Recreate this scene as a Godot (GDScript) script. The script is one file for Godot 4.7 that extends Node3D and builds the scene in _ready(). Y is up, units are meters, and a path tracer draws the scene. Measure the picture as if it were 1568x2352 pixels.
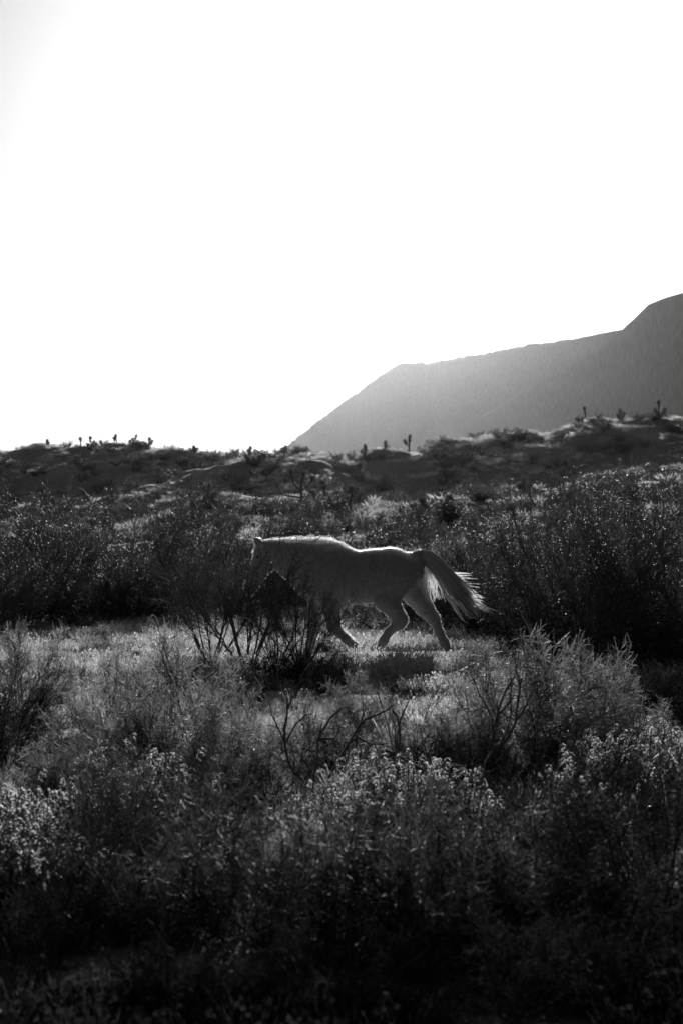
extends Node3D
# A pale horse walking behind desert scrub, against the light. Units: metres, y up, the camera looks along -z.

const F := 3267.0            # focal length, in units of a picture 1568 wide and 2352 high
const CX := 784.0
const HORIZON := 1245.5
const EYE := 1.5

var used := {}
var rough := FastNoiseLite.new()
var lumps := FastNoiseLite.new()
var swell := FastNoiseLite.new()
var M := {}

# ------------------------------------------------------------------ naming
func numbered(called: String) -> String:
	var k: int = used.get(called, 0)
	used[called] = k + 1
	return called if k == 0 else "%s_%03d" % [called, k]

func tag(o: Node3D, label := "", category := "", group := "", kind := "") -> Node3D:
	if label: o.set_meta("label", label)
	if category: o.set_meta("category", category)
	if group: o.set_meta("group", group)
	if kind: o.set_meta("kind", kind)
	return o

func thing(called: String, label := "", category := "", group := "") -> Node3D:
	var o := Node3D.new()
	o.name = numbered(called)
	add_child(o)
	return tag(o, label, category, group)

func part(called: String, b: Buf, mat: Material, parent: Node3D, kind := "") -> MeshInstance3D:
	var o := MeshInstance3D.new()
	o.name = called if parent != self else numbered(called)
	o.mesh = b.commit(mat)
	parent.add_child(o, true)
	if kind: o.set_meta("kind", kind)
	return o

func copy_of(o: Node3D, label := "", group := "") -> Node3D:
	var c: Node3D = o.duplicate()
	c.name = numbered(String(o.name).rstrip("0123456789").rstrip("_"))
	add_child(c)
	if label: c.set_meta("label", label)
	if group: c.set_meta("group", group)
	return c

# ------------------------------------------------------------------ mesh buffer
class Buf:
	var v := PackedVector3Array()
	var n := PackedVector3Array()
	var ix := PackedInt32Array()
	var col := PackedColorArray()

	func tube(p: PackedVector3Array, r0: float, r1: float, sides: int) -> void:
		var c := p.size()
		var base := v.size()
		var ref := Vector3(0.31, 0.2, 0.93)
		for i in c:
			var t := (p[mini(i + 1, c - 1)] - p[maxi(i - 1, 0)]).normalized()
			var a := t.cross(ref).normalized()
			var b := t.cross(a)
			var r := lerpf(r0, r1, float(i) / (c - 1))
			for k in sides:
				var w := TAU * k / sides
				var o := a * cos(w) + b * sin(w)
				v.append(p[i] + o * r)
				n.append(o)
		for i in c - 1:
			for k in sides:
				var k1 := (k + 1) % sides
				var q := base + i * sides
				ix.append_array([q + k, q + sides + k, q + k1, q + k1, q + sides + k, q + sides + k1])

	func ribbon(p: PackedVector3Array, r0: float, r1: float, face: Vector3) -> void:
		var c := p.size()
		var base := v.size()
		for i in c:
			var t := (p[mini(i + 1, c - 1)] - p[maxi(i - 1, 0)]).normalized()
			var s := t.cross(face).normalized()
			var r := lerpf(r0, r1, float(i) / (c - 1))
			v.append(p[i] + s * r)
			v.append(p[i] - s * r)
			var nn := t.cross(s)
			n.append(nn)
			n.append(nn)
		for i in c - 1:
			var q := base + i * 2
			ix.append_array([q, q + 2, q + 1, q + 1, q + 2, q + 3])

	func grown(k: Vector3) -> void:
		for i in v.size():
			v[i] *= k

	func leaf(p: Vector3, d: Vector3, s: Vector3, l: float, w: float) -> void:
		var base := v.size()
		var nn := d.cross(s).normalized()
		var mid := p + d * (l * 0.45)
		v.append_array([p, mid + s * w, p + d * l, mid - s * w])
		n.append_array([nn, nn, nn, nn])
		ix.append_array([base, base + 1, base + 2, base, base + 2, base + 3])

	# triangles with outward normals, worked out from the faces
	func soften() -> void:
		n.resize(v.size())
		n.fill(Vector3.ZERO)
		for i in range(0, ix.size(), 3):
			var f := (v[ix[i + 2]] - v[ix[i]]).cross(v[ix[i + 1]] - v[ix[i]])
			for k in 3:
				n[ix[i + k]] += f
		for i in n.size():
			n[i] = n[i].normalized()

	func commit(mat: Material) -> ArrayMesh:
		var a := []
		a.resize(Mesh.ARRAY_MAX)
		a[Mesh.ARRAY_VERTEX] = v
		a[Mesh.ARRAY_NORMAL] = n
		a[Mesh.ARRAY_INDEX] = ix
		if col.size() == v.size() and col.size() > 0:
			a[Mesh.ARRAY_COLOR] = col
		var m := ArrayMesh.new()
		m.add_surface_from_arrays(Mesh.PRIMITIVE_TRIANGLES, a)
		m.surface_set_material(0, mat)
		return m

# ------------------------------------------------------------------ materials
func grey(v: float) -> Color:
	return Color(v, v, v).linear_to_srgb()

func noise_tex(sd: int, freq: float, lo: float, hi: float, size := 512, power := 1.0) -> ImageTexture:
	var f := FastNoiseLite.new()
	f.seed = sd
	f.noise_type = FastNoiseLite.TYPE_SIMPLEX
	f.frequency = freq
	f.fractal_octaves = 5
	var src := f.get_seamless_image(size, size, false, false, 0.15, true)
	var im := Image.create(size, size, false, Image.FORMAT_RGB8)
	for y in size:
		for x in size:
			var t := pow(src.get_pixel(x, y).r, power)
			im.set_pixel(x, y, grey(lerpf(lo, hi, t)))
	return ImageTexture.create_from_image(im)

func mat(v: float, roughness := 0.8, back := 0.0, spec := 0.5) -> StandardMaterial3D:
	var m := StandardMaterial3D.new()
	m.albedo_color = grey(v)
	m.roughness = roughness
	m.metallic_specular = spec
	m.cull_mode = BaseMaterial3D.CULL_DISABLED
	if back > 0.0:
		m.backlight_enabled = true
		m.backlight = Color(back, back, back)
	return m

func make_materials() -> void:
	var g := mat(1.0, 0.95, 0.0, 0.2)
	g.albedo_texture = noise_tex(3, 0.012, 0.14, 0.34)
	g.uv1_triplanar = true
	g.uv1_world_triplanar = true
	g.uv1_scale = Vector3.ONE * 0.31
	M.ground = g
	var r := mat(1.0, 0.95, 0.0, 0.2)
	r.albedo_texture = noise_tex(5, 0.03, 0.06, 0.13)
	r.uv1_triplanar = true
	r.uv1_world_triplanar = true
	r.uv1_scale = Vector3.ONE * 0.008
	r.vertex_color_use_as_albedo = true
	M.rock_far = r
	M.boulder = mat(0.45, 0.9, 0.0, 0.2)
	var h := mat(1.0, 0.42, 0.0, 0.5)
	h.albedo_texture = noise_tex(9, 0.02, 0.17, 0.33)
	h.uv1_triplanar = true
	h.uv1_scale = Vector3.ONE * 0.9
	h.rim_enabled = true
	h.rim = 0.25
	M.coat = h
	M.fur = mat(0.8, 0.35, 1.0)
	M.hair = mat(0.95, 0.35, 1.0)
	for k in [M.hair, M.fur]:
		k.transparency = BaseMaterial3D.TRANSPARENCY_ALPHA
		k.albedo_color.a = 0.65
	M.tail = mat(0.5, 0.35, 0.6)
	M.tail_core = mat(0.34, 0.6)
	M.hoof = mat(0.06, 0.5)
	M.eye = mat(0.01, 0.1)
	M.stem = mat(0.09, 0.8, 0.0, 0.3)
	M.twig = mat(0.07, 0.6, 0.2)
	M.dry_stem = mat(0.16, 0.75)
	M.dry_twig = mat(0.145, 0.6, 0.5)
	M.dark_twig = mat(0.055, 0.6, 0.3)
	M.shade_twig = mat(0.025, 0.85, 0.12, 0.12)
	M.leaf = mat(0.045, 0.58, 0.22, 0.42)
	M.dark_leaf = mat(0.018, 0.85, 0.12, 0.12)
	M.hill_leaf = mat(0.055, 0.6, 0.25)
	M.joshua_bark = mat(0.12, 0.9)
	M.joshua_leaf = mat(0.11, 0.5, 0.25)
	M.herb = mat(0.06, 0.55, 0.4)
	M.curl = mat(0.6, 0.5, 1.0)
	var gr := mat(0.42, 0.5, 1.0)
	gr.vertex_color_use_as_albedo = true
	M.grass = gr

# ------------------------------------------------------------------ terrain
# ridges: depth, steepness of the face, points of the crest line (x, y in the picture's units)
var ridges := [
	{"d": 150.0, "s": 0.36, "w": 9.0, "p": [[-900, 1010], [-300, 1012], [0, 1030], [60, 1024], [110, 1032], [200, 1034], [340, 1033], [430, 1042], [500, 1050], [560, 1047], [640, 1052], [800, 1080], [1000, 1110], [1500, 1150]]},
	{"d": 112.0, "s": 0.38, "w": 6.0, "p": [[-600, 1240], [180, 1180], [250, 1150], [340, 1116], [450, 1084], [560, 1056], [640, 1048], [700, 1038], [740, 1040], [790, 1066], [850, 1094], [950, 1124], [1300, 1200]]},
	{"d": 122.0, "s": 0.40, "w": 7.0, "p": [[300, 1200], [650, 1130], [780, 1090], [830, 1066], [870, 1058], [950, 1050], [1010, 1030], [1080, 1020], [1180, 1000], [1250, 996], [1310, 979], [1370, 968], [1450, 973], [1568, 974], [1800, 985], [2600, 1000]]},
	{"d": 78.0, "s": 0.20, "w": 7.0, "p": [[-600, 1250], [200, 1230], [400, 1195], [480, 1172], [620, 1146], [750, 1140], [900, 1150], [1000, 1138], [1150, 1133], [1250, 1122], [1400, 1096], [1568, 1080], [2200, 1080]]},
	{"d": 56.0, "s": 0.13, "w": 5.0, "p": [[-600, 1262], [200, 1240], [600, 1205], [900, 1195], [1200, 1185], [1400, 1150], [1568, 1140], [2200, 1140]]},
]

func crest_height(r: Dictionary, px: float) -> float:
	var p: Array = r.p
	var y: float = p[0][1]
	if px >= p[-1][0]:
		y = p[-1][1]
	else:
		for i in p.size() - 1:
			if px >= p[i][0] and px < p[i + 1][0]:
				var t: float = (px - p[i][0]) / (p[i + 1][0] - p[i][0])
				y = lerpf(p[i][1], p[i + 1][1], t * t * (3.0 - 2.0 * t))
				break
	return EYE + (HORIZON - y) / F * float(r.d)

func height(x: float, z: float) -> float:
	var d := -z
	var flat := lumps.get_noise_2d(x * 1.3, z * 1.3) * 0.10 * clampf((d - 2.0) / 5.0, 0.0, 1.0)
	if d > 16.0 and d < 22.0 and absf(x) < 3.0:
		flat *= 0.25
	if d < 34.0:
		return flat
	var h := flat + maxf(0.0, (minf(d, 70.0) - 34.0)) * 0.012
	if d > 170.0:
		h -= minf((d - 170.0) * 0.04, 12.0)
	for r in ridges:
		var px: float = CX + x / float(r.d) * F
		if px < -900.0 or px > 2600.0:
			px = clampf(px, -900.0, 2600.0)
		var top := crest_height(r, px) + rough.get_noise_2d(x * 0.6, r.d) * 0.35
		var e: float = d - r.d + swell.get_noise_2d(x, r.d) * 5.0
		var w: float = r.w
		var k := 0.0
		if e < 0.0:   # the face towards the camera: rounds off near its crest, then falls at its slope
			k = r.s * (sqrt(e * e + w * w * 0.25) - w * 0.5)
		else:
			k = 0.10 * (sqrt(e * e + 9.0) - 3.0)
		var g := top - k
		if g > h - 1.5:
			var q := clampf(0.5 + 0.5 * (g - h) / 0.8, 0.0, 1.0)
			h = lerpf(h, g, q) + 0.8 * q * (1.0 - q) * 0.5
	var wild := clampf((d - 36.0) / 20.0, 0.0, 1.0)
	h += wild * (rough.get_noise_2d(x * 1.1 + 30.0, z * 1.1) * 0.9 + rough.get_noise_2d(x * 3.0, z * 3.0) * 0.6 + lumps.get_noise_2d(x, z) * 0.25)
	return h

func on_ground(px: float, d: float) -> Vector3:   # the ground point at that picture column and depth
	var x := (px - CX) / F * d
	return Vector3(x, height(x, -d), -d)

func crest_at(px: float, d0: float, d1: float) -> Vector3:   # the point of the ground that stands highest in that column
	var best := -9.0
	var out := Vector3.ZERO
	var d := d0
	while d < d1:
		var p := on_ground(px, d)
		var e := (p.y - EYE) / d
		if e > best:
			best = e
			out = p
		d += 0.5
	return out

func hit(px: float, py: float) -> Vector3:   # where that line of sight meets the ground
	var d := 3.0
	while d < 200.0:
		var p := on_ground(px, d)
		if p.y >= EYE + (HORIZON - py) / F * d:
			return p
		d *= 1.004
	return on_ground(px, 150.0)

func build_ground() -> void:
	var zs := PackedFloat32Array()
	var d := -30.0
	while d < 7000.0:
		zs.append(d)
		if d < 2.0: d += 1.0
		elif d < 34.0: d += maxf(0.10, d * 0.011)
		elif d < 170.0: d += 0.55
		else: d *= 1.12
	var nx := 340
	var b := Buf.new()
	for dd in zs:
		var wide := 9.0 + 0.62 * maxf(dd, 0.0)
		for i in nx + 1:
			var u := (2.0 * i / nx - 1.0)
			var x := wide * (0.55 * u + 0.45 * u * u * u)
			if dd > 400.0: x *= 1.0 + 2.0 * absf(u)
			b.v.append(Vector3(x, height(x, -dd), -dd))
	for j in zs.size() - 1:
		for i in nx:
			var q := j * (nx + 1) + i
			b.ix.append_array([q, q + nx + 1, q + 1, q + 1, q + nx + 1, q + nx + 2])
	b.soften()
	tag(part("ground", b, M.ground, self), "pale sandy desert floor rising into scrubby ridges", "ground", "", "structure")

func build_mountain(called: String, label: String, crest: Array, d_left: float, d_right: float, face: float, sd: int) -> void:
	var f := FastNoiseLite.new()
	f.seed = sd
	f.frequency = 0.004
	f.fractal_octaves = 5
	var b := Buf.new()
	var nx := 420
	var nz := 80
	var x0: float = crest[0][0]
	var x1: float = crest[-1][0]
	for j in nz + 1:
		var t := float(j) / nz            # 0 at the foot, 0.6 at the crest, 1 behind
		for i in nx + 1:
			var px := lerpf(x0, x1, float(i) / nx)
			var y := 0.0
			for k in crest.size() - 1:
				if px >= crest[k][0] and px <= crest[k + 1][0]:
					y = lerpf(crest[k][1], crest[k + 1][1], (px - crest[k][0]) / (crest[k + 1][0] - crest[k][0]))
			var d0 := lerpf(d_left, d_right, smoothstep(560.0, 1700.0, px))
			var x := (px - CX) / F * d0
			var top := EYE + (HORIZON - y) / F * d0
			top += f.get_noise_1d(x * 6.0) * d0 * 0.0016 + f.get_noise_1d(x * 14.0 + 300.0) * d0 * 0.0008 + f.get_noise_1d(x * 60.0 + 900.0) * d0 * 0.0012
			var h: float
			var z: float
			if t < 0.6:
				var s := t / 0.6
				h = lerpf(-20.0, top, s)
				z = -d0 + (1.0 - s) * (top + 20.0) / face
				var gully := 1.0 - absf(f.get_noise_2d(x * 2.2, z * 0.6 + h))
				h += (gully - 0.75) * 0.12 * top * s * (1.0 - s) * 4.0
				z += f.get_noise_2d(x * 1.5, h * 2.0) * 60.0 * (1.0 - s)
			else:
				var s := (t - 0.6) / 0.4
				h = lerpf(top, -20.0, s * s)
				z = -d0 - s * (top + 20.0) * 2.4
				h += f.get_noise_2d(x * 2.0, z * 2.0) * 0.06 * top * s * (1.0 - s) * 4.0
			b.v.append(Vector3(x, h, z))
			var pale := 1.0      # streak coloured paler to stand in for sunlight grazing the shoulder's edge
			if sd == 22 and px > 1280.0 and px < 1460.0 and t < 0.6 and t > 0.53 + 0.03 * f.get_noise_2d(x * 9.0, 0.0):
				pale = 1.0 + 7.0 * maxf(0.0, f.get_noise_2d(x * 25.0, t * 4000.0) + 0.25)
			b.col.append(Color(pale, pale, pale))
	for j in nz:
		for i in nx:
			var q := j * (nx + 1) + i
			b.ix.append_array([q, q + nx + 1, q + 1, q + 1, q + nx + 1, q + nx + 2])
	b.soften()
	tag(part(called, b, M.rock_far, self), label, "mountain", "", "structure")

# ------------------------------------------------------------------ plants
func lean(rng: RandomNumberGenerator, d: Vector3, by: float) -> Vector3:
	return (d + Vector3(rng.randf_range(-by, by), rng.randf_range(-by, by), rng.randf_range(-by, by))).normalized()

func wander(rng: RandomNumberGenerator, p: Vector3, d: Vector3, l: float, segs: int, wiggle: float, rise: float) -> PackedVector3Array:
	var out := PackedVector3Array([p])
	for i in segs:
		d = lean(rng, d, wiggle)
		d = (d + Vector3.UP * rise).normalized()
		p += d * (l / segs)
		out.append(p)
	return out

func along(p: PackedVector3Array, t: float) -> Array:
	var s := clampf(t, 0.0, 0.999) * (p.size() - 1)
	var i := int(s)
	return [p[i].lerp(p[i + 1], s - i), (p[i + 1] - p[i]).normalized()]

# A many-stemmed bush about one metre high and wide as given: stem parts, then its twigs and leaves.
# o: stems, n (how many branches at each of three orders), l (their lengths), r (radii of the four orders), open (0 upright .. 1 flat), wiggle, leaves per twig, leaf length, leaf width
func bush(called: String, sd: int, o: Dictionary) -> Node3D:
	var rng := RandomNumberGenerator.new()
	rng.seed = sd
	var root := thing(called)
	var twigs := Buf.new()
	var leaves := Buf.new()
	var stems: Array[Buf] = []
	for s in o.stems:
		var az: float = TAU * (s + rng.randf() * 0.8) / o.stems
		var tilt: float = o.open * PI * 0.5 * sqrt(0.1 + 0.9 * (s * 7 % int(o.stems) + rng.randf()) / o.stems)
		var dir := Vector3(cos(az) * sin(tilt), cos(tilt), sin(az) * sin(tilt))
		var st := wander(rng, Vector3(cos(az), 0, sin(az)) * 0.04 + Vector3.DOWN * 0.03, dir, o.l[0] * rng.randf_range(0.75, 1.1), 7, o.wiggle, o.rise)
		var sb := Buf.new()
		sb.tube(st, o.r[0] * rng.randf_range(0.7, 1.2), o.r[1], 5)
		stems.append(sb)
		for b in o.n[0]:
			var t1 := rng.randf_range(o.from, 1.0)
			var a1 := along(st, t1)
			var p1 := wander(rng, a1[0], lean(rng, a1[1], o.fork), o.l[1] * rng.randf_range(0.6, 1.2) * (1.25 - 0.5 * t1), 4, o.wiggle, o.rise)
			twigs.tube(p1, o.r[1], o.r[2], 4)
			for c in o.n[1]:
				var a2 := along(p1, rng.randf_range(0.15, 1.0))
				var p2 := wander(rng, a2[0], lean(rng, a2[1], o.fork), o.l[2] * rng.randf_range(0.5, 1.2), 3, o.wiggle * 1.2, o.rise)
				twigs.tube(p2, o.r[2], o.r[3], 3)
				for e in o.n[2]:
					var a3 := along(p2, rng.randf_range(0.1, 1.0))
					var l3: float = o.l[3] * rng.randf_range(0.5, 1.3)
					var p3 := wander(rng, a3[0], lean(rng, a3[1], o.fork * 1.2), l3, 2, o.wiggle * 1.2, o.rise)
					twigs.ribbon(p3, o.r[3], o.r[3] * 0.7, lean(rng, Vector3(0, 0.3, 1), 0.8))
					for q in o.leaves:
						var a4 := along(p3, rng.randf_range(0.1, 1.0))
						var ld := lean(rng, a4[1], 1.0)
						var sd2 := ld.cross(lean(rng, Vector3.UP, 1.2)).normalized()
						leaves.leaf(a4[0], ld, sd2, o.ll * rng.randf_range(0.6, 1.3), o.lw * rng.randf_range(0.7, 1.3))
	var ys := PackedFloat32Array()
	for p in twigs.v:
		ys.append(p.y)
	ys.sort()
	var rs := PackedFloat32Array()
	for p in twigs.v:
		rs.append(Vector2(p.x, p.z).length())
	rs.sort()
	var wide: float = 0.62 / rs[int(rs.size() * 0.97)]
	var k := Vector3(wide, 1.0 / ys[int(ys.size() * 0.993)], wide)     # one metre tall and 1.2 wide, but for a few tips
	for b in stems:
		b.grown(k)
		part("stem", b, o.stem_mat, root)
	twigs.grown(k)
	leaves.grown(k)
	part("twigs", twigs, o.twig_mat, root, "stuff")
	if leaves.v.size():
		part("leaves", leaves, o.leaf_mat, root, "stuff")
	return root

func plant(o: Node3D, at: Vector3, s: Vector3, turn: float) -> void:
	o.position = at
	o.rotation.y = turn
	o.scale = s

# A joshua tree: a trunk, branches and heads of stiff leaves. arms: [x, y, z of the branch end, from which height of the trunk]
func joshua(label: String, at: Vector3, tall: float, arms: Array, sd: int, thick := 0.09, shag := 1.0) -> void:
	var rng := RandomNumberGenerator.new()
	rng.seed = sd
	var root := thing("joshua_tree", label, "joshua tree")
	root.position = at
	var trunk := wander(rng, Vector3.DOWN * 0.2, Vector3.UP, tall + 0.2, 6, 0.2, 0.1)
	var tb := Buf.new()
	tb.tube(trunk, thick * 1.3, thick, 7)
	part("trunk", tb, M.joshua_bark, root)
	var ends := [[trunk[-1], (trunk[-1] - trunk[-2]).normalized()]]
	for a in arms:
		var s: Vector3 = along(trunk, a[3])[0]
		var e := s + Vector3(a[0], a[1], a[2])
		var mid := s.lerp(e, 0.5) + Vector3(a[0], -absf(a[0]) * 0.6, 0) * 0.25
		var bb := Buf.new()
		bb.tube(PackedVector3Array([s, mid, e]), thick * 0.9, thick * 0.75, 6)
		part("branch", bb, M.joshua_bark, root)
		ends.append([e, (e - mid).normalized()])
	for e in ends:
		var lb := Buf.new()
		for k in int(120 * shag):
			var back := rng.randf() * rng.randf() * 0.45 * minf(1.0, tall)
			var d := lean(rng, Vector3.ZERO, 1.0)
			d = (d + e[1] * (0.35 if back < 0.12 else -0.35)).normalized()
			var sd2 := d.cross(Vector3(0.3, 0.4, 0.86)).normalized()
			lb.leaf(e[0] - e[1] * back, d, sd2, rng.randf_range(0.16, 0.30) * (0.8 + 0.25 * tall), 0.02)
		part("leaf_head", lb, M.joshua_leaf, root, "stuff")

# One fiddleneck: a hairy stem with lance leaves and coiled flower heads
func fiddleneck(sd: int) -> Node3D:
	var rng := RandomNumberGenerator.new()
	rng.seed = sd
	var root := thing("fiddleneck_plant")
	var sb := Buf.new()
	var lb := Buf.new()
	for k in 4 + sd % 2:
		var az := rng.randf() * TAU
		var d := Vector3(cos(az) * 0.6, 1, sin(az) * 0.6).normalized()
		var st := wander(rng, Vector3.ZERO, d, rng.randf_range(0.16, 0.38), 6, 0.16, 0.02)
		sb.tube(st, 0.004, 0.003, 4)
		for q in 7:
			var a := along(st, rng.randf_range(0.1, 0.9))
			var ld := lean(rng, (a[1] + Vector3(rng.randf_range(-1, 1), 0.1, rng.randf_range(-1, 1))).normalized(), 0.3)
			lb.leaf(a[0], ld, ld.cross(lean(rng, Vector3.UP, 0.3)).normalized(), rng.randf_range(0.05, 0.1), 0.007)
		for arm in rng.randi_range(1, 2):
			var cb := Buf.new()
			var out := Vector3(rng.randf_range(-1, 1), 0, rng.randf_range(-0.7, 0.7)).normalized()
			var p := st[-1] - Vector3.UP * 0.03 * arm
			var pts := PackedVector3Array([p])
			var size := rng.randf_range(0.018, 0.032)
			var turns := rng.randf_range(3.4, 5.0)
			for i in 11:   # rises, arches over and coils under
				var w := turns * i / 10.0
				var rr := size * (1.0 - 0.055 * i)
				pts.append(p + out * (size - rr * cos(w)) + Vector3.UP * (0.015 + rr * sin(w) * 1.2))
			cb.tube(pts, 0.003, 0.0045, 5)
			var hb := Buf.new()
			for q in 44:
				var a := along(pts, rng.randf_range(0.15, 1.0))
				var ld := lean(rng, Vector3.UP * 0.4, 1.0)
				hb.leaf(a[0], ld, ld.cross(lean(rng, out, 0.8)).normalized(), rng.randf_range(0.007, 0.012), 0.0018)
			part("hairs", hb, M.curl, part("flower_head", cb, M.herb, root), "stuff")
	part("stems", sb, M.herb, root, "stuff")
	part("leaves", lb, M.herb, root, "stuff")
	return root

# ------------------------------------------------------------------ the horse
# traced in units of 1/430 m: x to the right of 700, y downwards from the withers' height, ground at 815
func hp(x: float, y: float, z := 0.0) -> Vector3:
	return Vector3((x - 700.0) / 430.0, (815.0 - y) / 430.0, z / 430.0)

func flesh(bones: Array, cell: float, k: float) -> Buf:
	var lo := Vector3(9, 9, 9)
	var hi := -lo
	for b in bones:
		for e in 2:
			var c: Vector3 = b[e * 2]
			var r: float = b[e * 2 + 1] + 0.06
			lo = lo.min(c - Vector3.ONE * r)
			hi = hi.max(c + Vector3.ONE * r)
	var nx := int((hi.x - lo.x) / cell) + 2
	var ny := int((hi.y - lo.y) / cell) + 2
	var nz := int((hi.z - lo.z) / cell) + 2
	var f := PackedFloat32Array()
	f.resize(nx * ny * nz)
	f.fill(1.0)
	for b in bones:
		var a: Vector3 = b[0]
		var c: Vector3 = b[2]
		var ra: float = b[1]
		var rc: float = b[3]
		var sz: float = b[4]
		var ab := c - a
		ab.z /= sz
		var len2 := maxf(ab.length_squared(), 1e-8)
		var m := maxf(ra, rc) + k + cell
		var x0 := maxi(0, int((minf(a.x, c.x) - m - lo.x) / cell))
		var x1 := mini(nx - 1, int((maxf(a.x, c.x) + m - lo.x) / cell) + 1)
		var y0 := maxi(0, int((minf(a.y, c.y) - m - lo.y) / cell))
		var y1 := mini(ny - 1, int((maxf(a.y, c.y) + m - lo.y) / cell) + 1)
		var z0 := maxi(0, int((minf(a.z, c.z) - m - lo.z) / cell))
		var z1 := mini(nz - 1, int((maxf(a.z, c.z) + m - lo.z) / cell) + 1)
		for zi in range(z0, z1 + 1):
			var pz := (lo.z + zi * cell - a.z) / sz
			for yi in range(y0, y1 + 1):
				var py := lo.y + yi * cell - a.y
				var at := (zi * ny + yi) * nx + x0
				for xi in range(x0, x1 + 1):
					var p := Vector3(lo.x + xi * cell - a.x, py, pz)
					var t := clampf(p.dot(ab) / len2, 0.0, 1.0)
					var dd := (p - ab * t).length() - ra - (rc - ra) * t
					var o := f[at]
					if dd < o + k:
						var h := maxf(k - absf(o - dd), 0.0) / k
						f[at] = minf(o, dd) - h * h * k * 0.25
					at += 1
	var buf := Buf.new()
	var id := {}
	var row := nx
	var slab := nx * ny
	var offs := [0, 1, row, row + 1, slab, slab + 1, slab + row, slab + row + 1]
	var corner := [Vector3(0, 0, 0), Vector3(1, 0, 0), Vector3(0, 1, 0), Vector3(1, 1, 0), Vector3(0, 0, 1), Vector3(1, 0, 1), Vector3(0, 1, 1), Vector3(1, 1, 1)]
	var edges := [0, 1, 2, 3, 4, 5, 6, 7, 0, 2, 1, 3, 4, 6, 5, 7, 0, 4, 1, 5, 2, 6, 3, 7]
	for zi in nz - 1:
		for yi in ny - 1:
			var at := (zi * ny + yi) * nx
			for xi in nx - 1:
				var v0 := f[at]
				if absf(v0) < cell * 3.0:
					var neg := 0
					for q in 8:
						if f[at + offs[q]] < 0.0: neg += 1
					if neg > 0 and neg < 8:
						var sum := Vector3.ZERO
						var cnt := 0
						for e in 12:
							var ea: int = edges[e * 2]
							var eb: int = edges[e * 2 + 1]
							var fa := f[at + offs[ea]]
							var fb := f[at + offs[eb]]
							if (fa < 0.0) != (fb < 0.0):
								var ca: Vector3 = corner[ea]
								sum += ca.lerp(corner[eb], fa / (fa - fb))
								cnt += 1
						id[at] = buf.v.size()
						buf.v.append(lo + (Vector3(xi, yi, zi) + sum / cnt) * cell)
				at += 1
	for at: int in id:
		var steps := [1, row, slab]
		for ax in 3:
			var fa := f[at]
			var fb := f[at + steps[ax]]
			if (fa < 0.0) == (fb < 0.0): continue
			var u: int = steps[(ax + 1) % 3]
			var w: int = steps[(ax + 2) % 3]
			if not (id.has(at - u) and id.has(at - w) and id.has(at - u - w)): continue
			var q0: int = id[at]
			var q1: int = id[at - u]
			var q2: int = id[at - u - w]
			var q3: int = id[at - w]
			if fa < 0.0:
				buf.ix.append_array([q0, q2, q1, q0, q3, q2])
			else:
				buf.ix.append_array([q0, q1, q2, q0, q2, q3])
	buf.soften()
	return buf

func bone(x0: float, y0: float, z0: float, r0: float, x1: float, y1: float, z1: float, r1: float, sz := 1.0) -> Array:
	return [hp(x0, y0, z0), r0 / 430.0, hp(x1, y1, z1), r1 / 430.0, sz]

func spline(p: Array, t: float) -> Vector3:
	var s := clampf(t, 0.0, 0.9999) * (p.size() - 1)
	var i := int(s)
	var a: Vector3 = p[maxi(i - 1, 0)]
	var b: Vector3 = p[i]
	var c: Vector3 = p[i + 1]
	var d: Vector3 = p[mini(i + 2, p.size() - 1)]
	return b.cubic_interpolate(c, a, d, s - i)

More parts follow.
